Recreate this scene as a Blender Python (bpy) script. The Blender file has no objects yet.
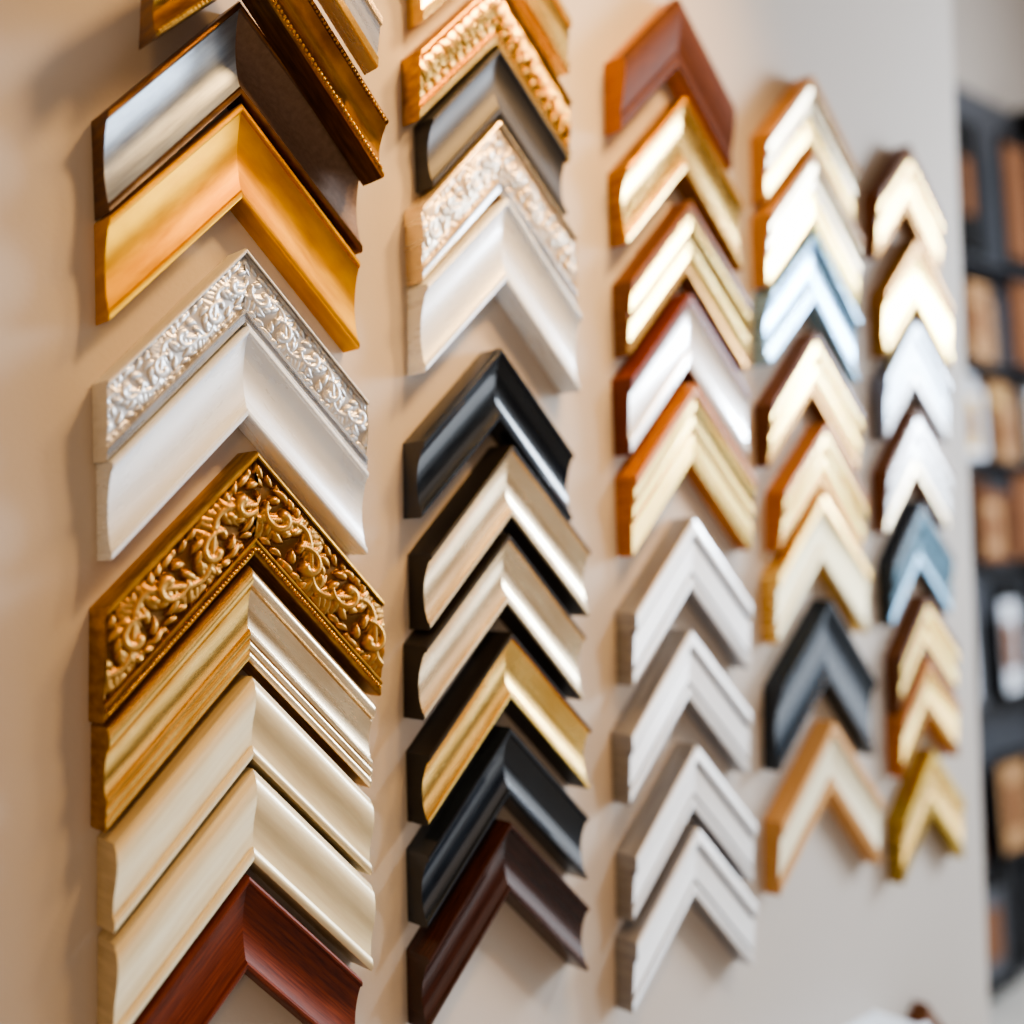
import bpy, math, random
import numpy as np
from mathutils import Matrix, Vector
random.seed(4)
CZ = 1.5
WALL_D = 1.058
col = bpy.context.scene.collection
SQ2 = math.sqrt(2)
try:
    bpy.context.scene.view_settings.look = 'AgX - Medium High Contrast'
except Exception:
    pass

# ------------------------------------------------------------------ materials
MATS = {}
def nodes_of(name):
    m = bpy.data.materials.new(name); m.use_nodes = True
    nt = m.node_tree
    return m, nt, nt.nodes['Principled BSDF']

def mat_finish(name, c1, c2=None, metallic=0.0, rough=0.4, stretch=(12, 60), bump=0.15, nscale=1.0,
               coat=0.0, contrast=(0.35, 0.65), rvar=0.08, spec=0.5):
    """satin / leafed / lacquered finish; streaks run along the moulding (uv in metres)"""
    m, nt, b = nodes_of(name)
    c2 = c2 or tuple(x*0.82 for x in c1)
    uv = nt.nodes.new('ShaderNodeUVMap')
    mp = nt.nodes.new('ShaderNodeMapping'); mp.inputs['Scale'].default_value = (stretch[0], stretch[1], 1)
    n = nt.nodes.new('ShaderNodeTexNoise'); n.inputs['Scale'].default_value = nscale*2
    n.inputs['Detail'].default_value = 5; n.inputs['Roughness'].default_value = 0.6
    r = nt.nodes.new('ShaderNodeValToRGB')
    r.color_ramp.elements[0].position = contrast[0]; r.color_ramp.elements[0].color = (*c2, 1)
    r.color_ramp.elements[1].position = contrast[1]; r.color_ramp.elements[1].color = (*c1, 1)
    n2 = nt.nodes.new('ShaderNodeTexNoise'); n2.inputs['Scale'].default_value = 900; n2.inputs['Detail'].default_value = 3
    bp = nt.nodes.new('ShaderNodeBump'); bp.inputs['Strength'].default_value = bump; bp.inputs['Distance'].default_value = 0.0006
    mr = nt.nodes.new('ShaderNodeMapRange')
    mr.inputs['To Min'].default_value = max(0.03, rough-rvar); mr.inputs['To Max'].default_value = rough+rvar
    L = nt.links
    L.new(uv.outputs[0], mp.inputs[0]); L.new(mp.outputs[0], n.inputs['Vector'])
    L.new(n.outputs['Fac'], r.inputs[0]); L.new(r.outputs[0], b.inputs['Base Color'])
    L.new(n.outputs['Fac'], mr.inputs['Value']); L.new(mr.outputs[0], b.inputs['Roughness'])
    tc = nt.nodes.new('ShaderNodeTexCoord'); L.new(tc.outputs['Object'], n2.inputs['Vector'])
    L.new(n2.outputs['Fac'], bp.inputs['Height']); L.new(bp.outputs[0], b.inputs['Normal'])
    b.inputs['Metallic'].default_value = metallic
    b.inputs['Specular IOR Level'].default_value = spec
    b.inputs['Coat Weight'].default_value = coat; b.inputs['Coat Roughness'].default_value = 0.12
    MATS[name] = m
    return m

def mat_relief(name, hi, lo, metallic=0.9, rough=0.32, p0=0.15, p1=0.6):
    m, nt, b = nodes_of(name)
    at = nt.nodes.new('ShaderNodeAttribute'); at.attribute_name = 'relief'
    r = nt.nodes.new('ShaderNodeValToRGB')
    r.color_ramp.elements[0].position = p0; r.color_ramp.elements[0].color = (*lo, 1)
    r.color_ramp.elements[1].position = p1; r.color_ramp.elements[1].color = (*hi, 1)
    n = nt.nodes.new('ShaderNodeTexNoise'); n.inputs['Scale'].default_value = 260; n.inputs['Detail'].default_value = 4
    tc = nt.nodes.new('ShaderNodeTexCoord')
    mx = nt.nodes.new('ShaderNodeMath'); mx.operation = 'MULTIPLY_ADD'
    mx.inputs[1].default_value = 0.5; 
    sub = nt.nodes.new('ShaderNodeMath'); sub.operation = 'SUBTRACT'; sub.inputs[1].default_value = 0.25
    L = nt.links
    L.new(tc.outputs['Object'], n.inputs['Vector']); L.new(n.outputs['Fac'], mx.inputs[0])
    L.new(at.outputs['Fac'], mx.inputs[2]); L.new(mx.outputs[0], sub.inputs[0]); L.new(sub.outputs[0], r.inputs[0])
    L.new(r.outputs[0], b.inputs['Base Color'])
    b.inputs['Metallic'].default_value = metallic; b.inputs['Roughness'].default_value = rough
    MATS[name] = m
    return m

F = mat_finish
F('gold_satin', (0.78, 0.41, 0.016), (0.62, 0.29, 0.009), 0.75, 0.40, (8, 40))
F('gold_satin_shade', (0.62, 0.31, 0.012), (0.48, 0.21, 0.007), 0.75, 0.42, (8, 40))  # darker copy of gold_satin: right-arm shade put into the colour
F('gold_antique', (0.56, 0.31, 0.055), (0.30, 0.14, 0.02), 0.9, 0.34, (20, 60))
F('gold_pale', (0.92, 0.64, 0.23), (0.74, 0.45, 0.12), 0.9, 0.26, (8, 50))
F('gold_bright', (1.0, 0.76, 0.30), (0.95, 0.60, 0.16), 0.95, 0.23, (6, 40))
F('gold_glow', (1.0, 0.90, 0.60), (0.98, 0.84, 0.48), 0.35, 0.18, (6, 40), coat=.4)
F('gold_deep', (0.40, 0.20, 0.03), (0.22, 0.09, 0.013), 0.8, 0.32, (8, 60))
F('gold_olive', (0.50, 0.34, 0.06), (0.28, 0.17, 0.025), 0.85, 0.28, (8, 50))
F('champagne', (0.92, 0.78, 0.55), (0.74, 0.58, 0.37), 0.75, 0.26, (6, 60))
F('silver', (0.97, 0.98, 1.0), (0.91, 0.92, 0.94), 0.38, 0.18, (3, 60), coat=.5)
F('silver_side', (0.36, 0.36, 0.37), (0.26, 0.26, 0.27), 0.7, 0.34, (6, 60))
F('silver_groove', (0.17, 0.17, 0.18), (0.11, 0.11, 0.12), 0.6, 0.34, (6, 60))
F('silver_soft', (0.78, 0.78, 0.79), (0.62, 0.62, 0.63), 0.85, 0.28, (6, 60))
F('silver_blue', (0.40, 0.62, 0.80), (0.24, 0.42, 0.58), 0.85, 0.26, (6, 60))
F('steel_dull', (0.38, 0.43, 0.48), (0.24, 0.27, 0.31), 0.8, 0.36, (6, 60))
F('pewter', (0.26, 0.27, 0.31), (0.15, 0.16, 0.19), 0.8, 0.34, (6, 60))
F('bronze', (0.22, 0.10, 0.028), (0.09, 0.04, 0.014), 0.75, 0.32, (12, 70))
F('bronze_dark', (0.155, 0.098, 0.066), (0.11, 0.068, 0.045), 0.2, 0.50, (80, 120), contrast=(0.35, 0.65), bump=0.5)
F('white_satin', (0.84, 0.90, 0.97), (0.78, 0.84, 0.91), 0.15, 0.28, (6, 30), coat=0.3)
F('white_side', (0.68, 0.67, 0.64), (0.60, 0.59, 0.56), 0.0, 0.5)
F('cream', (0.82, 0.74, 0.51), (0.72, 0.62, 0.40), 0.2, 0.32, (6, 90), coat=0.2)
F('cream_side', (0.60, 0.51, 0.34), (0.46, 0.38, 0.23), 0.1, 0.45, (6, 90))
F('black_gloss', (0.010, 0.015, 0.024), (0.006, 0.008, 0.013), 0.0, 0.18, coat=0.45, spec=.35)
F('black_satin', (0.014, 0.012, 0.011), (0.007, 0.006, 0.006), 0.0, 0.4, spec=.35)
F('charcoal', (0.050, 0.052, 0.060), (0.034, 0.036, 0.042), 0.0, 0.50, (6, 60), spec=.4)
F('navy_black', (0.014, 0.026, 0.042), (0.008, 0.014, 0.023), 0.3, 0.24, coat=0.25)
F('teal_steel', (0.08, 0.17, 0.23), (0.03, 0.07, 0.10), 0.8, 0.24)
F('mahogany', (0.17, 0.034, 0.010), (0.05, 0.009, 0.004), 0.0, 0.42, (10, 220), contrast=(0.3, 0.7), spec=.25)
F('mahogany_matte', (0.115, 0.040, 0.017), (0.050, 0.015, 0.007), 0.0, 0.60, (10, 220), contrast=(0.3, 0.7), spec=.10)
F('walnut_dark', (0.050, 0.017, 0.010), (0.018, 0.006, 0.004), 0.0, 0.22, (10, 220), coat=0.22, spec=.3)
F('wood_orange', (0.54, 0.21, 0.04), (0.28, 0.09, 0.015), 0.1, 0.36, (8, 200), spec=.3)
F('wood_natural', (0.60, 0.33, 0.12), (0.44, 0.21, 0.065), 0.0, 0.45, (8, 200), spec=.25)
F('wood_brown', (0.18, 0.068, 0.019), (0.075, 0.025, 0.008), 0.1, 0.36, (8, 200), spec=.3)
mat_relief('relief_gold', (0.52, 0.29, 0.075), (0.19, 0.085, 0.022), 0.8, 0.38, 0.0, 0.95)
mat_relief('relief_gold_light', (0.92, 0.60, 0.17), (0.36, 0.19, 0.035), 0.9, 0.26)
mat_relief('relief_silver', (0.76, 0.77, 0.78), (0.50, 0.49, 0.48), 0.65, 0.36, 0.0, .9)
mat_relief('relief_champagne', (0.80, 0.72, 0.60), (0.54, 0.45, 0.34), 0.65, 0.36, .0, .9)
F('rack_black', (.012,.011,.011), (.006,.006,.006), 0, .7, spec=.15)
F('rack_brown', (.20,.085,.035), (.11,.042,.016), 0, .6, spec=.2)
F('rack_tan', (.38,.22,.10), (.27,.14,.06), 0, .6, spec=.2)
F('rack_gold', (.66,.44,.15), (.46,.28,.08), .3, .5)
F('rack_grey', (.09,.092,.10), (.055,.057,.065), 0, .6, spec=.2)
F('rack_white', (.62,.64,.68), (.54,.56,.60), 0, .6)

# ------------------------------------------------------------------ profiles
def arc(p0, t0, p1, t1, sag, n=10):
    out = []
    for i in range(n+1):
        a = i/n
        p = p0+(p1-p0)*a; t = t0+(t1-t0)*a + sag*4*a*(1-a)
        out.append((p, t))
    return out
def chaikin(pts, k=2):
    for _ in range(k):
        q = [pts[0]]
        for a, b in zip(pts[:-1], pts[1:]):
            q.append((a[0]*.75+b[0]*.25, a[1]*.75+b[1]*.25)); q.append((a[0]*.25+b[0]*.75, a[1]*.25+b[1]*.75))
        q.append(pts[-1]); pts = q
    return pts
def bead_arc(p0, p1, t, h, n=6):
    return [(p0+(p1-p0)*i/n, t+h*math.sin(math.pi*i/n)) for i in range(n+1)]

PROF = {
 'scoop': [('body', [(0,0),(0,.90),(.015,.97),(.04,1),(.07,1),(.09,.97)]),
           ('face', [(.09,.97)]+arc(.10,.90,.90,.80,-.20,14)+[(.905,.82)]),
           ('lip',  [(.905,.82),(.915,.86),(.93,.88),(.97,.88),(.99,.86),(1,.80)]),
           ('inner',[(1,.80),(1,0)])],
 'ogee':  [('body', [(0,0),(0,.84),(.01,.88),(.03,.89)]),
           ('face', [(.03,.89)]+chaikin([(.035,.90),(.10,1.00),(.24,1.05),(.40,1.0),(.54,.90),(.68,.84),(.84,.83)],2)),
           ('lip',  [(.84,.83),(.845,.88)]+bead_arc(.85,.99,.88,.05)+[(1,.86)]),
           ('inner',[(1,.86),(1,0)])],
 'ridged':[('body', [(0,0),(0,.80),(.02,.86)]),
           ('face', [(.02,.86)]+chaikin([(.03,.90),(.07,1.0),(.14,1.03),(.20,.98),(.22,.90)],2)+
                    [(.225,.85),(.24,.87)]+arc(.25,.88,.66,.78,-.09,10)+[(.665,.82)]+bead_arc(.67,.76,.84,.05,5)),
           ('lip',  [(.76,.84),(.765,.79)]+bead_arc(.77,.87,.82,.05,5)+[(.875,.78)]+bead_arc(.885,.99,.80,.05,5)+[(1,.76)]),
           ('inner',[(1,.76),(1,0)])],
 'flat':  [('body', [(0,0),(0,.94),(.012,.985),(.04,1),(.17,1),(.185,.98)]),
           ('face', [(.185,.98),(.19,.88),(.205,.865),(.78,.74),(.79,.745)]),
           ('lip',  [(.79,.745),(.795,.82),(.81,.84),(.97,.82),(.99,.80),(1,.75)]),
           ('inner',[(1,.75),(1,0)])],
 'groove':[('body', [(0,0),(0,.90),(.01,.94)]),
           ('face', [(.01,.94),(.03,.99),(.06,1.0),(.20,1.0),(.23,.98),(.24,.94)]),
           ('channel',[(.24,.94),(.245,.78),(.31,.76),(.315,.84)]),
           ('face', [(.315,.84),(.33,.86),(.76,.78),(.77,.76)]),
           ('channel',[(.77,.76),(.775,.68),(.82,.67),(.825,.74)]),
           ('lip',  [(.825,.74),(.84,.79),(.97,.77),(.99,.75),(1,.70)]),
           ('inner',[(1,.70),(1,0)])],
 # dark outer edge, two bright bands split by a dark groove, dark inner edge
 'double':[('body', [(0,0),(0,.92),(.012,.97),(.04,1),(.15,1),(.17,.97)]),
           ('face', [(.17,.97),(.175,.91),(.19,.93),(.30,.93),(.42,.86),(.43,.83)]),
           ('channel',[(.43,.83),(.435,.72),(.51,.71),(.515,.77)]),
           ('face', [(.515,.77),(.53,.81),(.62,.81),(.80,.74),(.81,.72)]),
           ('lip',  [(.81,.72),(.82,.67),(.90,.67),(.98,.69),(1,.65)]),
           ('inner',[(1,.65),(1,0)])],
 'step':  [('body', [(0,0),(0,.22),(.05,.24),(.05,.30),(-.01,.32),(-.01,.48),(.05,.50),(.05,.56),(0,.58),(0,.74),(.05,.76),(.05,.80),(.02,.82),(.02,.95),(.04,1),(.14,1),(.16,.97)]),
           ('face', [(.16,.97),(.165,.89),(.18,.88),(.31,.88),(.33,.86)]),
           ('channel',[(.33,.86),(.335,.74),(.40,.73)]),
           ('face', [(.40,.73),(.405,.79),(.54,.77),(.55,.75)]),
           ('channel',[(.55,.75),(.555,.62),(.62,.61)]),
           ('lip',  [(.62,.61),(.625,.69),(.64,.71),(.96,.68),(.99,.66),(1,.62)]),
           ('inner',[(1,.62),(1,0)])],
 'round': [('body', [(0,0),(0,.70)]),
           ('face', chaikin([(0,.70),(.02,.92),(.14,1.02),(.32,1.0),(.56,.90),(.74,.78),(.80,.74)],3)),
           ('lip',  [(.80,.74),(.805,.79),(.82,.81),(.96,.80),(.985,.78),(1,.73)]),
           ('inner',[(1,.73),(1,0)])],
 'carved':[('body', [(0,0),(0,.82),(.01,.90),(.025,.94),(.05,.95),(.07,.92)]),
           ('relief', (.07,.83)),
           ('lip',  [(.83,.78),(.835,.83),(.85,.85),(.87,.85),(.875,.80),(.97,.79),(.99,.77),(1,.72)]),
           ('inner',[(1,.72),(1,0)])],
}
def carved_base(p):
    return .86 - .10*p + .08*math.sin(math.pi*p)

# ------------------------------------------------------------------ relief pattern
def strokes_scroll(length, w, kind, sd=1, fat=1.0):
    rg = random.Random(sd)
    S = []
    def stroke(pts, r0, r1, h=1.0):
        n = len(pts)
        for i, (x, y) in enumerate(pts):
            a = i/(n-1)
            S.append((x, y, (r0+(r1-r0)*a)*fat, h))
    def petal(x, y, ang, ln, r, bend=0.8, h=0.9):
        n = 12; px, py = x, y
        ang += rg.uniform(-.2, .2); ln *= rg.uniform(.85, 1.15)
        for i in range(n):
            a = i/(n-1)
            S.append((px, py, fat*max(r*math.sin(math.pi*(0.12+0.84*a**.8)), r*0.12), h*(1-.2*a)))
            px += math.cos(ang)*ln/n; py += math.sin(ang)*ln/n; ang += bend/n
    if kind == 'scroll':
        lam = 1.0*w
        x = -lam; k = 0
        while x < length+lam:
            s = 1 if k % 2 == 0 else -1
            for j in range(9):          # pointed leaves sweeping along the stem direction
                a = (j+.5)/9
                sy = w*(0.5-0.32*s*math.cos(math.pi*a))
                petal(x+lam*a, sy, -s*(.5+.9*a), 0.42*w, 0.098*w, -.9*s, 0.66)
                petal(x+lam*a, sy, s*(.7+.5*a), 0.32*w, 0.090*w, .8*s, 0.60)
            stem = [(x+lam*a/30, w*(0.5-0.30*s*math.cos(math.pi*a/30))) for a in range(31)]
            stroke(stem, 0.080*w, 0.080*w, .84)
            cx, cy = x+lam*.52, w*(0.5+0.12*s*rg.uniform(.8,1.2))
            a0 = rg.uniform(-.4, .4)
            pts = []
            for i in range(40):
                a = i/39
                ang = -s*2.6+a0 + s*a*math.pi*1.35
                rr = w*(0.26*(1-a)+0.06)
                pts.append((cx+rr*math.cos(ang)*1.2, cy+rr*math.sin(ang)))
            stroke(pts, 0.060*w, 0.125*w, 1.05)
            for j in range(11):
                an = -s*3.0+s*j*0.55
                rr = .26+.04*(j % 2)
                petal(cx+rr*w*math.cos(an)*1.1, cy+rr*w*math.sin(an), an+0.9*s, (0.28+.07*(j % 3 == 0))*w, 0.090*w, .9*s, 0.86)
            for j in range(4):
                petal(x+lam*(.05+.25*j), w*(.5-.43*s), s*(.3+.12*j), .28*w, .078*w, -.7*s, .70)
                petal(x+lam*(.05+.25*j), w*(.5+.44*s), -s*(.3+.12*j), .26*w, .074*w, .7*s, .66)
            x += lam; k += 1
    else:
        lam = 0.40*w
        x = -lam
        while x < length+lam:
            for j in range(7):
                an = math.pi*0.5+(-1.15+j*0.38)
                petal(x, 0.10*w, an, (0.78-0.10*abs(j-3))*w, 0.055*w, (j-3)*-0.25, 1.0-0.07*abs(j-3))
            S.append((x+lam/2, 0.80*w, 0.08*w, 1.0)); S.append((x+lam/2, 0.16*w, 0.07*w, .9))
            x += lam
    return np.array(S)

WREF = [0.05]
def relief_height(al, pe, S):
    h = np.zeros(len(al))
    order = np.argsort(al); als = al[order]; pes = pe[order]; hh = np.zeros(len(al))
    for (x, y, r, k) in S:
        i0, i1 = np.searchsorted(als, [x-r, x+r])
        if i1 <= i0: continue
        d2 = (als[i0:i1]-x)**2+(pes[i0:i1]-y)**2
        v = k*np.sqrt(np.clip(1-d2/(r*r), 0, None))*(0.40+0.60*min(1, r/(0.09*WREF[0])))
        hh[i0:i1] = np.maximum(hh[i0:i1], v)
    h[order] = hh
    return h

# ------------------------------------------------------------------ builders
def new_mesh_obj(name, verts, faces, mat, parent, uvs=None, smooth=True, ang=32):
    me = bpy.data.meshes.new(name)
    me.from_pydata(verts, [], faces)
    me.materials.append(MATS[mat] if isinstance(mat, str) else mat)
    if uvs is not None:
        ul = me.uv_layers.new(name='UVMap')
        arr = np.array([uvs[l.vertex_index] for l in me.loops], dtype=np.float32).ravel()
        ul.data.foreach_set('uv', arr)
    if smooth:
        me.polygons.foreach_set('use_smooth', [True]*len(me.polygons))
        me.set_sharp_from_angle(angle=math.radians(ang))
    me.update()
    ob = bpy.data.objects.new(name, me); col.objects.link(ob)
    if parent: ob.parent = parent
    return ob

def strip(pts, sgn, Wd, tv, T, verts, faces, uvs, seed):
    base = len(verts)
    NS = 2
    for (p, t) in pts:
        for j in range(NS):
            l = Wd*j/(NS-1)
            verts.append((sgn*l, -t*T, -l-p*tv))
            uvs.append((SQ2*l+p*tv/SQ2+seed, p*tv/SQ2 + t*T + seed))
    for i in range(len(pts)-1):
        for j in range(NS-1):
            a = base+i*NS+j; b = a+1; c = a+NS+1; d = a+NS
            faces.append((a, b, c, d) if sgn < 0 else (d, c, b, a))

def make_sample(s):
    prof = PROF[s['prof']]
    tv, T = s['t'], s['T']
    root = bpy.data.objects.new('frame_corner_sample', None)
    root.empty_display_size = 0.02
    col.objects.link(root)
    root.location = (s['x'], -0.0006 - s.get('dy', 0), CZ+s['z'])
    r = s['rot']
    H = (s['z']-s['zb'])
    cx, cz = s['x'], s['z']-H/2
    root.location.x = cx + (H/2)*math.sin(-r); root.location.z = CZ + cz + (H/2)*math.cos(r)
    root.rotation_euler = (0, -r, 0)
    root['label'] = s['label']; root['category'] = 'frame sample'
    root['group'] = s['group']
    seed = random.random()*5
    for sgn, Wd in ((-1, s['WL']), (1, s['WR'])):
        mats = dict(s['mats'])
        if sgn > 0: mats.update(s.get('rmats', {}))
        bv, bf, bu = [], [], []
        allp = []
        extra = {}
        rel = None
        for zone in prof:
            zn, pts = zone
            if zn == 'relief':
                p0, p1 = pts
                allp += [(p0+(p1-p0)*i/12, carved_base(i/12)-0.02) for i in range(13)]
                rel = pts; continue
            allp += pts
            m = mats.get(zn, mats['body'])
            if zn == 'inner' or m == mats['body']:
                strip(pts, sgn, Wd, tv, T, bv, bf, bu, seed)
            else:
                e = extra.setdefault(zn, ([], [], [], m))
                strip(pts, sgn, Wd, tv, T, e[0], e[1], e[2], seed)
        strip([(1, 0), (0, 0)], sgn, Wd, tv, T, bv, bf, bu, seed)
        cl = []
        for q in allp:
            if not cl or (abs(q[0]-cl[-1][0])+abs(q[1]-cl[-1][1])) > 1e-5: cl.append(q)
        base = len(bv)
        for (p, t) in cl:
            bv.append((sgn*Wd, -t*T, -Wd-p*tv)); bu.append((seed+t*T, p*tv+seed))
        f = list(range(base, base+len(cl)))
        bf.append(tuple(f) if sgn < 0 else tuple(reversed(f)))
        rail = new_mesh_obj('moulding_rail', bv, bf, mats['body'], root, bu)
        for zn, e in extra.items():
            nm = {'face': 'moulding_face', 'lip': 'sight_edge', 'channel': 'groove_strip'}[zn]
            new_mesh_obj(nm, e[0], e[1], e[3], rail, e[2])
        if rel:
            p0, p1 = rel
            w = (p1-p0)*tv/SQ2; WREF[0] = w
            na, npp = s.get('res', (230, 46))
            L_, P_ = np.meshgrid(np.linspace(0, Wd, na), np.linspace(0, 1, npp))
            L_ = L_.ravel(); P_ = P_.ravel()
            Pm = (p0+(p1-p0)*P_)*tv
            al = SQ2*L_+Pm/SQ2; pe = P_*w
            S = strokes_scroll(SQ2*Wd+tv, w, s.get('relief', 'scroll'), 3+sgn, s.get('fat', 1.0))
            S[:, 0] += (0.3 if sgn < 0 else 0.66)*w
            h = relief_height(al, pe, S)
            edge = np.clip(np.minimum(P_, 1-P_)/0.04, 0, 1)
            h = h*edge
            tt = np.array([carved_base(a) for a in P_])*T + h*s.get('rel_h', .12)*T - .004*edge
            vs = [(sgn*l, -t, -l-p) for l, t, p in zip(L_, tt, Pm)]
            fs = []
            for i in range(npp-1):
                for j in range(na-1):
                    a = i*na+j; q = (a, a+1, a+na+1, a+na)
                    fs.append(q if sgn < 0 else q[::-1])
            ob = new_mesh_obj('carved_band', vs, fs, mats['relief'], rail, [(a, b) for a, b in zip(al, pe)], True, 80)
            att = ob.data.attributes.new('relief', 'FLOAT', 'POINT')
            att.data.foreach_set('value', np.clip(h, 0, 1).astype(np.float32))
        for (pb, tb, rb, bm) in s.get('beads', []):
            v, f2 = [], []
            l = rb*0.8
            P = pb*tv
            nlon, nlat = 10, 6
            while l < Wd-rb*0.7:
                base = len(v)
                c = (sgn*l, -tb*T, -l-P)
                for i in range(nlat+1):
                    th_ = math.pi*i/nlat
                    for j in range(nlon):
                        ph = 2*math.pi*j/nlon
                        v.append((c[0]+rb*math.sin(th_)*math.cos(ph), c[1]+rb*math.cos(th_), c[2]+rb*math.sin(th_)*math.sin(ph)))
                for i in range(nlat):
                    for j in range(nlon):
                        a = base+i*nlon+j; b_ = base+i*nlon+(j+1) % nlon
                        f2.append((a, b_, b_+nlon, a+nlon))
                l += rb*1.98/SQ2
            if v:
                new_mesh_obj('beading', v, f2, bm, rail, [(x[0], x[2]) for x in v], True, 180)
    return root

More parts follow.
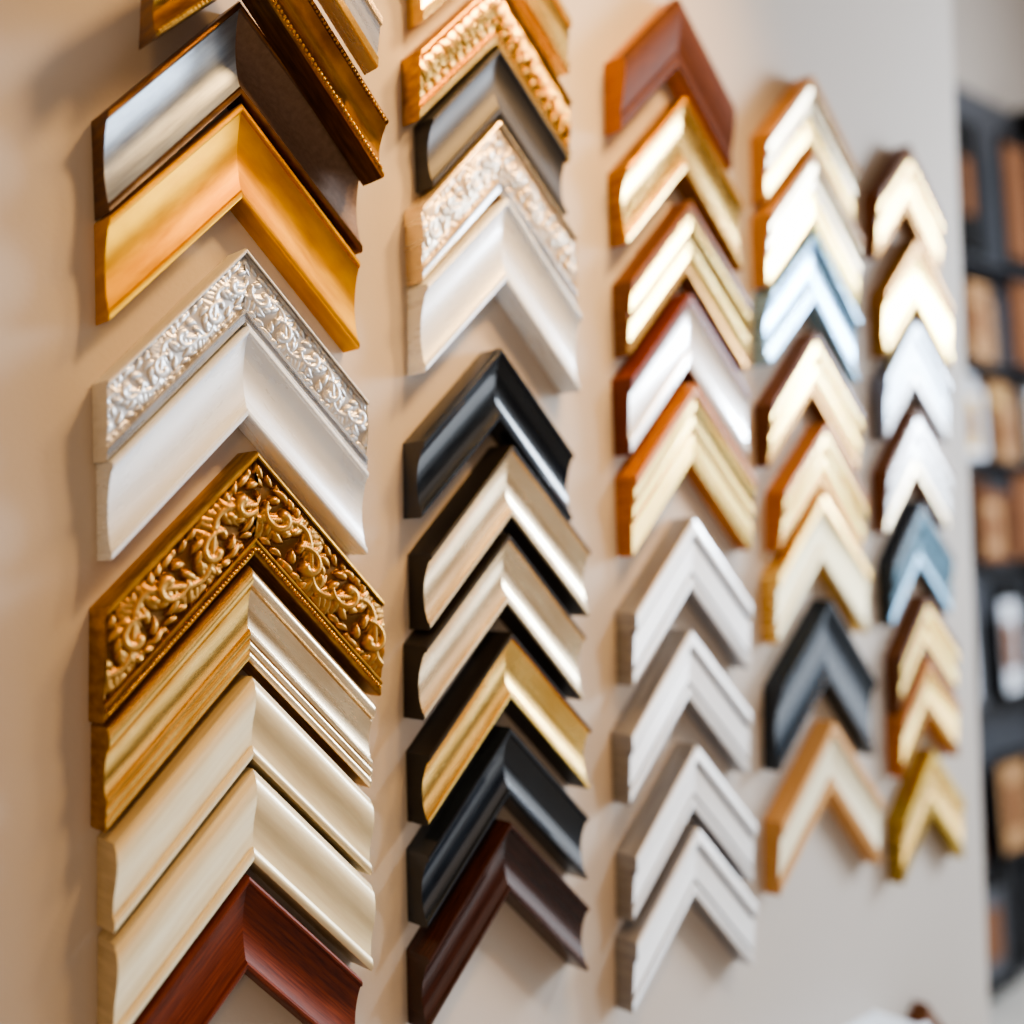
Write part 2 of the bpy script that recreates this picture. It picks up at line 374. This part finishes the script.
# ------------------------------------------------------------------ the samples
G = ['corner samples in the widest gilded column', 'corner samples in the black and champagne column',
     'corner samples in the silver and gold column', 'corner samples in the pale gold column',
     'corner samples in the narrow end column']
def M(body, face=None, lip=None, relief=None, channel=None):
    d = {'body': body}
    if face: d['face'] = face
    if lip: d['lip'] = lip
    if relief: d['relief'] = relief
    if channel: d['channel'] = channel
    return d
ROWS = [
 (0, .572,.662,.23,.052,-.06,.030,'flat', M('champagne','silver_soft','gold_pale'), 'slim silver and beige frame corner above the beaded gold one', dict(dy=.090)),
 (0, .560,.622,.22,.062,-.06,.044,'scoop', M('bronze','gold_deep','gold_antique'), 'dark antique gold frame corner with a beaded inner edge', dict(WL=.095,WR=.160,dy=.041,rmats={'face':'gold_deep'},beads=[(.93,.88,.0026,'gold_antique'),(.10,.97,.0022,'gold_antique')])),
 (0, .571,.552,.280,.094,.02,.040,'scoop', M('bronze','steel_dull','bronze'), 'dark bronze frame corner with a steel-blue hollow', dict(rmats={'face':'bronze_dark'})),  # right arm's hollow is browner than the left one
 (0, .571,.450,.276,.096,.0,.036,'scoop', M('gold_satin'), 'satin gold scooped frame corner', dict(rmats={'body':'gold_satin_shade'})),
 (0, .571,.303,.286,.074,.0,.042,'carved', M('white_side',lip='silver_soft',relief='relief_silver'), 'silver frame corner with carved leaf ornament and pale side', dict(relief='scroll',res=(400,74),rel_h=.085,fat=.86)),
 (0, .571,.225,.280,.090,-.006,.040,'scoop', M('white_satin'), 'plain white satin frame corner', {}),
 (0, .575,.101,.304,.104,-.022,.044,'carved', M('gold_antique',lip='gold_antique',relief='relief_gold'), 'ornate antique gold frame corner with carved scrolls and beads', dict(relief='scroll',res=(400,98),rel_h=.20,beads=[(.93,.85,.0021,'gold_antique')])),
 (0, .567,-.013,.288,.094,-.02,.042,'ridged', M('gold_antique','gold_pale','gold_pale'), 'pale gold ridged frame corner below the ornate gold one', dict(rmats={'face':'champagne','lip':'champagne'})),  # right arm paler: the light falling on it is put into its colour
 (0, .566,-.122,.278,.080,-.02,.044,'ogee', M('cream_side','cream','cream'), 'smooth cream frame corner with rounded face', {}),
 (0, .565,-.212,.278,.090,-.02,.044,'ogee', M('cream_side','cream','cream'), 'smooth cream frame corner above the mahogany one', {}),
 (0, .558,-.314,.262,.092,-.02,.040,'scoop', M('mahogany'), 'glossy red mahogany frame corner', {}),
 (1, .925,.790,.235,.070,.0,.038,'flat', M('gold_pale','gold_bright'), 'slim gold frame corner above the ornate gold one', {}),
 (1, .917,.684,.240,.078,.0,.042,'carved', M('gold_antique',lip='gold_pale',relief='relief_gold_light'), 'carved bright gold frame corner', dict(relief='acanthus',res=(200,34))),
 (1, .920,.600,.215,.078,.02,.038,'scoop', M('charcoal'), 'charcoal grey frame corner', {}),
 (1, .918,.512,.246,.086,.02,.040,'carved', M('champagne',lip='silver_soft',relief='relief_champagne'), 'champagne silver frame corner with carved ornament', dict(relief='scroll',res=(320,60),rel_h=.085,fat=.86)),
 (1, .921,.418,.246,.100,-.02,.040,'scoop', M('white_satin'), 'broad white scooped frame corner', {}),
 (1, .905,.235,.236,.086,-.02,.040,'scoop', M('black_gloss'), 'glossy black scooped frame corner', {}),
 (1, .917,.120,.254,.085,.0,.044,'scoop', M('black_satin','champagne','champagne'), 'champagne frame corner with black sides', {}),
 (1, .906,.014,.250,.082,-.02,.044,'scoop', M('black_satin','champagne','champagne'), 'champagne and black frame corner above the gold one', {}),
 (1, .908,-.102,.254,.078,.0,.044,'scoop', M('black_satin','gold_pale','gold_bright'), 'black frame corner with gold face', dict(rmats={})),
 (1, .903,-.213,.250,.080,.0,.042,'scoop', M('black_gloss'), 'gloss black frame corner with hollow face', {}),
 (1, .900,-.323,.250,.082,.0,.042,'scoop', M('walnut_dark'), 'dark brown lacquered frame corner', {}),
 (2, 1.261,.768,.240,.100,-.02,.038,'round', M('wood_orange','mahogany_matte','mahogany_matte'), 'dark mahogany frame corner with orange wood end', {}),
 (2, 1.268,.626,.252,.102,.0,.038,'scoop', M('gold_deep','gold_pale','gold_pale'), 'pale gold scooped frame corner', {}),
 (2, 1.273,.479,.260,.100,.01,.038,'double', M('wood_brown','gold_bright','gold_deep',None,'wood_brown'), 'brown wood frame corner with two bright gold bands', {}),
 (2, 1.265,.347,.256,.102,.01,.038,'flat', M('mahogany','silver','silver'), 'silver-faced frame corner with red mahogany sides', {}),
 (2, 1.270,.221,.262,.108,.01,.040,'step', M('wood_orange','gold_bright','gold_bright',None,'wood_brown'), 'stepped orange wood frame corner with gold steps', {}),
 (2, 1.256,.032,.250,.096,.0,.040,'groove', M('silver_side','silver','silver',None,'silver_groove'), 'brushed silver frame corner with grooved face', {}),
 (2, 1.243,-.122,.254,.092,.01,.040,'groove', M('silver_side','silver','silver',None,'silver_groove'), 'brushed silver frame corner with grooved face', {}),
 (2, 1.246,-.280,.256,.086,-.01,.040,'groove', M('silver_side','silver','silver',None,'silver_groove'), 'white silver frame corner above the lowest silver one', {}),
 (2, 1.242,-.391,.256,.092,-.02,.040,'groove', M('silver_side','silver','silver',None,'silver_groove'), 'pale silver frame corner at the bottom of its column', {}),
 (3, 1.588,.740,.242,.104,.0,.040,'step', M('wood_natural','champagne','gold_pale',None,'wood_brown'), 'pale gold and tan wood frame corner topping its column', {}),
 (3, 1.587,.620,.250,.112,.0,.042,'step', M('wood_natural','champagne','gold_bright',None,'wood_brown'), 'champagne frame corner with stepped face', {}),
 (3, 1.580,.486,.244,.106,-.04,.038,'scoop', M('silver_blue'), 'light steel-blue frame corner', {}),
 (3, 1.576,.326,.246,.095,.0,.038,'double', M('wood_brown','gold_bright','gold_deep',None,'wood_brown'), 'golden orange stepped frame corner', {}),
 (3, 1.592,.181,.228,.092,-.05,.038,'double', M('wood_orange','gold_bright','gold_deep',None,'wood_brown'), 'orange gold frame corner above the bright one', {}),
 (3, 1.582,.070,.252,.104,.0,.036,'flat', M('gold_pale','gold_glow','gold_glow'), 'bright pale gold flat frame corner', {}),
 (3, 1.586,-.098,.264,.125,-.05,.036,'scoop', M('navy_black'), 'blue-black broad frame corner', {}),
 (3, 1.585,-.289,.280,.108,-.04,.036,'flat', M('wood_natural','cream','wood_natural'), 'natural orange wood frame corner with cream face', {}),
 (4, 1.892,.693,.210,.112,.0,.036,'double', M('wood_brown','gold_pale','gold_deep',None,'wood_brown'), 'pale gold frame corner with dark brown sides', {}),
 (4, 1.909,.529,.222,.112,.0,.036,'flat', M('gold_deep','gold_bright','gold_bright'), 'bright pale gold frame corner', {}),
 (4, 1.894,.378,.212,.106,.03,.036,'groove', M('pewter','steel_dull','silver_soft',None,'pewter'), 'grey pewter frame corner', {}),
 (4, 1.890,.223,.215,.108,.03,.036,'double', M('wood_brown','silver_soft','champagne',None,'wood_brown'), 'brown frame corner with silver face', {}),
 (4, 1.892,.061,.206,.108,.04,.036,'double', M('navy_black','teal_steel','silver_blue',None,'navy_black'), 'dark teal frame corner with blue-silver inner edge', {}),
 (4, 1.901,-.106,.196,.098,.04,.036,'double', M('wood_brown','gold_bright','wood_brown',None,'wood_brown'), 'brown and gold frame corner', {}),
 (4, 1.898,-.215,.192,.098,.05,.036,'flat', M('wood_orange','gold_bright','gold_deep'), 'gold frame corner tucked under the brown and gold one', {}),
 (4, 1.897,-.376,.210,.108,.01,.036,'flat', M('gold_olive','gold_pale','gold_olive'), 'olive gold frame corner at the foot of its column', {}),
 (4, 1.862,-.808,.130,.070,.0,.030,'round', M('wood_brown'), 'small brown wood frame corner near the white ledge', {}),
]
for (c, x, z, W, t, rot, T, pf, mats, lab, ex) in ROWS:
    s = dict(x=x, z=z, zb=z-W/2-t, WL=W/2, WR=W/2, t=t, T=T, rot=rot, prof=pf, mats=mats, label=lab, group=G[c])
    s.update(ex)
    make_sample(s)

# ------------------------------------------------------------------ room
def box(name, lo, hi, mat, parent=None, bevel=0.0):
    x0, y0, z0 = lo; x1, y1, z1 = hi
    v = [(x0,y0,z0),(x1,y0,z0),(x1,y1,z0),(x0,y1,z0),(x0,y0,z1),(x1,y0,z1),(x1,y1,z1),(x0,y1,z1)]
    f = [(0,3,2,1),(4,5,6,7),(0,1,5,4),(1,2,6,5),(2,3,7,6),(3,0,4,7)]
    ob = new_mesh_obj(name, v, f, mat, parent, [(a[0], a[2]) for a in v], False)
    if bevel:
        b = ob.modifiers.new('bevel', 'BEVEL'); b.width = bevel; b.segments = 2
    return ob
def mat_wall():
    m, nt, b = nodes_of('wall_paint')
    tc = nt.nodes.new('ShaderNodeTexCoord')
    n = nt.nodes.new('ShaderNodeTexNoise'); n.inputs['Scale'].default_value = 1.3; n.inputs['Detail'].default_value = 3
    r = nt.nodes.new('ShaderNodeValToRGB')
    r.color_ramp.elements[0].position = .3; r.color_ramp.elements[0].color = (.430, .382, .335, 1)
    r.color_ramp.elements[1].position = .7; r.color_ramp.elements[1].color = (.460, .412, .363, 1)
    n2 = nt.nodes.new('ShaderNodeTexNoise'); n2.inputs['Scale'].default_value = 180
    bp = nt.nodes.new('ShaderNodeBump'); bp.inputs['Strength'].default_value = .1; bp.inputs['Distance'].default_value = .002
    L = nt.links
    L.new(tc.outputs['Object'], n.inputs['Vector']); L.new(tc.outputs['Object'], n2.inputs['Vector'])
    L.new(n.outputs['Fac'], r.inputs[0]); L.new(r.outputs[0], b.inputs['Base Color'])
    L.new(n2.outputs['Fac'], bp.inputs['Height']); L.new(bp.outputs[0], b.inputs['Normal'])
    b.inputs['Roughness'].default_value = .75
    MATS['wall_paint'] = m
mat_wall()
F('floor_pale', (.62,.59,.54), (.50,.47,.42), 0, .4, (2, 14))
XE = 2.135
w = box('wall_back', (-1.2, 0, 0), (XE, .12, 2.9), 'wall_paint'); w['kind'] = 'structure'
w2 = box('wall_far', (XE-.2, .95, 0), (6.0, 1.05, 3.8), 'wall_paint'); w2['kind'] = 'structure'
fl = box('floor', (-1.2, -4.5, -.06), (6.0, 1.1, -.001), 'floor_pale'); fl['kind'] = 'structure'
bb = box('baseboard_back', (-1.2, -.015, 0), (XE, -.0005, .1), 'white_side', bevel=.003); bb['kind'] = 'structure'

# display rack past the end of the wall, crowded with frames
RX0, RX1, RY0, RY1 = 2.90, 4.40, .55, .92
rack = bpy.data.objects.new('display_rack', None); col.objects.link(rack); rack.location = (RX0, RY0, 0)
rack['label'] = 'tall black display rack crowded with small picture frames'; rack['category'] = 'shelf'
DX, DY = RX1-RX0, RY1-RY0
RT = 3.12
box('back_panel', (0, DY-.02, 0), (DX, DY, RT), 'rack_grey', rack)
box('side_panel', (-.025, .12, 0), (-.0005, DY, RT), 'rack_black', rack, .003)
box('side_panel', (DX+.0005, .12, 0), (DX+.025, DY, RT), 'rack_black', rack, .003)
LV = [.05, .44, .95, 1.41, 1.74, 2.07, 2.41]
for z in LV:
    box('shelf_board', (0, 0.16, z-.008), (DX, DY-.0205, z), 'rack_grey', rack, .002)

def picture(x, y, z0, w_, h_, fm, mm, lab, fw=.022, dep=.022, grp='picture frames standing on the display rack', lean=.04):
    root = bpy.data.objects.new('picture_frame', None); col.objects.link(root)
    root.location = (x, y, z0+.0005)
    root.rotation_euler = (-lean, 0, 0)
    root['label'] = lab; root['category'] = 'picture frame'; root['group'] = grp
    rings = [(0, 0), (0, dep*.9), (.003, dep), (fw*.6, dep*.92), (fw*.65, dep*.75), (fw, dep*.6), (fw, dep*.3)]
    v, f, u = [], [], []
    for (o, d) in rings:
        for (sx, sz) in ((-1,-1),(1,-1),(1,1),(-1,1)):
            v.append((sx*(w_/2-o), -d, h_/2+sz*(h_/2-o))); u.append((v[-1][0], v[-1][2]))
    for i in range(len(rings)-1):
        for j in range(4):
            a = i*4+j; b_ = i*4+(j+1) % 4
            f.append((a, b_, b_+4, a+4))
    f.append((3,2,1,0))
    new_mesh_obj('frame', v, f, fm, root, u, True, 20)
    box('mat_board', (-w_/2+fw, -dep*.3, fw), (w_/2-fw, -dep*.2, h_-fw), mm, root)
    box('print', (-w_*.22, -dep*.38, h_*.28), (w_*.22, -dep*.305, h_*.72), 'rack_brown', root)
NAMES = {'rack_black':'black','rack_brown':'brown','rack_tan':'tan wood','rack_gold':'dull gold','rack_grey':'grey','rack_white':'white'}
PAL = {
 0: (['rack_black'], ['rack_white','rack_grey'], (.24,.34), (.34,.37)),
 1: (['rack_brown','rack_black','rack_white'], ['rack_brown','rack_white','rack_tan'], (.14,.26), (.26,.46)),
 2: (['rack_black','rack_black','rack_grey'], ['rack_black','rack_brown','rack_white'], (.16,.28), (.26,.42)),
 3: (['rack_brown','rack_tan','rack_brown'], ['rack_brown','rack_tan'], (.12,.26), (.20,.31)),
 4: (['rack_gold','rack_white','rack_tan','rack_gold'], ['rack_gold','rack_tan','rack_white'], (.10,.20), (.16,.29)),
 5: (['rack_brown','rack_brown','rack_tan','rack_black'], ['rack_brown','rack_tan','rack_brown'], (.12,.24), (.20,.31)),
 6: (['rack_black','rack_black','rack_black','rack_brown'], ['rack_black','rack_black','rack_brown','rack_black'], (.12,.26), (.36,.66)),
}
rr = random.Random(57)
for k, lv in enumerate(LV):
    x = RX0+.02; i = 0
    fms, mms, wr, hr = PAL[k]
    while x < RX1-.36:
        pw, ph = rr.uniform(*wr), rr.uniform(*hr)
        fm, mm = rr.choice(fms), rr.choice(mms)
        picture(x+pw/2+.01, RY0+(.14,.20,.26)[i % 3], lv, pw, ph, fm, mm, '%s picture frame with a %s mat' % (NAMES[fm], NAMES[mm]), fw=.024+.016*(k == 0))
        x += pw*.58; i += 1

led = bpy.data.objects.new('wall_ledge', None); col.objects.link(led); led.location = (1.335, 0, CZ-.790)
led['label'] = 'white painted display ledge fixed to the wall'; led['category'] = 'shelf'
box('ledge_board', (-.5, -.09, -.02), (.40, -.0005, 0), 'white_satin', led, .002)
box('ledge_lip', (-.5, -.10, -.02), (.40, -.0905, .008), 'white_satin', led, .002)

# ------------------------------------------------------------------ lights
def area(name, loc, tgt, size, power, colr, sy=None):
    l = bpy.data.lights.new(name, 'AREA'); l.energy = power; l.color = colr; l.size = size
    if sy: l.shape = 'RECTANGLE'; l.size_y = sy
    o = bpy.data.objects.new(name, l); col.objects.link(o)
    o.location = loc
    o.rotation_euler = (Vector(tgt)-Vector(loc)).to_track_quat('-Z', 'Y').to_euler()
    return o
def spot(name, loc, tgt, power, colr, ang, blend=1.0, rad=.04):
    l = bpy.data.lights.new(name, 'SPOT'); l.energy = power; l.color = colr
    l.spot_size = math.radians(ang); l.spot_blend = blend; l.shadow_soft_size = rad
    o = bpy.data.objects.new(name, l); col.objects.link(o); o.location = loc
    o.rotation_euler = (Vector(tgt)-Vector(loc)).to_track_quat('-Z', 'Y').to_euler()
area('window_light', (4.2, -1.35, 2.3), (1.4, 0, 1.5), .75, 165, (.76, .87, 1.0), 1.0)
area('reflection_fill', (4.8, -2.0, 1.2), (1.4, -1.2, 1.2), 2.4, 58, (.88, .94, 1.0), 2.2)  # unseen large fill, added so the left arms' metal reflects something bright
spot('ceiling_spot_warm', (1.35, -.75, 2.85), (1.08, 0, 2.0), 120, (1, .58, .22), 58, rad=.09)
spot('ceiling_spot_warm', (1.00, -.85, 2.80), (.74, 0, 1.75), 100, (1, .58, .22), 60, rad=.09)
spot('cool_fill_spot', (2.35, -1.35, 2.85), (1.38, 0, 1.20), 130, (.93, .96, 1.0), 40)  # added fill to brighten the lower silver and gold corners
area('rack_fill', (3.6, -.4, 2.9), (3.6, .7, 1.6), .3, 6, (1, .80, .60))  # added fill that lifts the dark rack, no lamp known there
area('room_lamp_warm', (-1.0, -2.0, 1.9), (.6, 0, 1.5), .4, 10, (1, .58, .24))
wd = bpy.data.worlds.new('room_light'); bpy.context.scene.world = wd; wd.use_nodes = True
nt = wd.node_tree; bg = nt.nodes['Background']
L = nt.links
tc = nt.nodes.new('ShaderNodeTexCoord'); sp = nt.nodes.new('ShaderNodeSeparateXYZ')
r = nt.nodes.new('ShaderNodeValToRGB')
r.color_ramp.elements[0].position = 0.2; r.color_ramp.elements[0].color = (.85, .50, .24, 1)
r.color_ramp.elements[1].position = .85; r.color_ramp.elements[1].color = (.86, .93, 1.0, 1)
mr = nt.nodes.new('ShaderNodeMapRange'); mr.inputs['From Min'].default_value = -1; mr.inputs['From Max'].default_value = 1
L.new(tc.outputs['Generated'], sp.inputs[0]); L.new(sp.outputs['X'], mr.inputs['Value'])
L.new(mr.outputs[0], r.inputs[0]); L.new(r.outputs[0], bg.inputs['Color'])
mp = nt.nodes.new('ShaderNodeMapping'); mp.inputs['Scale'].default_value = (1, 1, .55)
n = nt.nodes.new('ShaderNodeTexNoise'); n.inputs['Scale'].default_value = 3.6; n.inputs['Detail'].default_value = 1.5  # invented bright and dark patches, added for the metals to reflect
r2 = nt.nodes.new('ShaderNodeMapRange'); r2.inputs['From Min'].default_value = .52; r2.inputs['From Max'].default_value = .62
r2.inputs['To Min'].default_value = .06; r2.inputs['To Max'].default_value = 1.6
L.new(tc.outputs['Generated'], mp.inputs[0]); L.new(mp.outputs[0], n.inputs['Vector'])
L.new(n.outputs['Fac'], r2.inputs['Value']); L.new(r2.outputs[0], bg.inputs['Strength'])

# ------------------------------------------------------------------ camera
f, th, pi_, ro = 1153.4, 0.838089, 0.029010, -0.026266
F0 = Vector((math.cos(th), math.sin(th), 0)); R0 = Vector((math.sin(th), -math.cos(th), 0)); U0 = Vector((0, 0, 1))
Fw = F0*math.cos(pi_)+U0*math.sin(pi_); U1 = -F0*math.sin(pi_)+U0*math.cos(pi_)
X = R0*math.cos(ro)+U1*math.sin(ro); Y = -R0*math.sin(ro)+U1*math.cos(ro)
cd = bpy.data.cameras.new('camera'); cam = bpy.data.objects.new('camera', cd); col.objects.link(cam)
m = Matrix((( X.x, Y.x, -Fw.x, 0), (X.y, Y.y, -Fw.y, -WALL_D), (X.z, Y.z, -Fw.z, CZ), (0, 0, 0, 1)))
cam.matrix_world = m
cd.sensor_width = 36; cd.lens = f*36/1024
cd.clip_start = .02
cd.dof.use_dof = True; cd.dof.focus_distance = 1.17; cd.dof.aperture_fstop = 1.15
bpy.context.scene.camera = cam
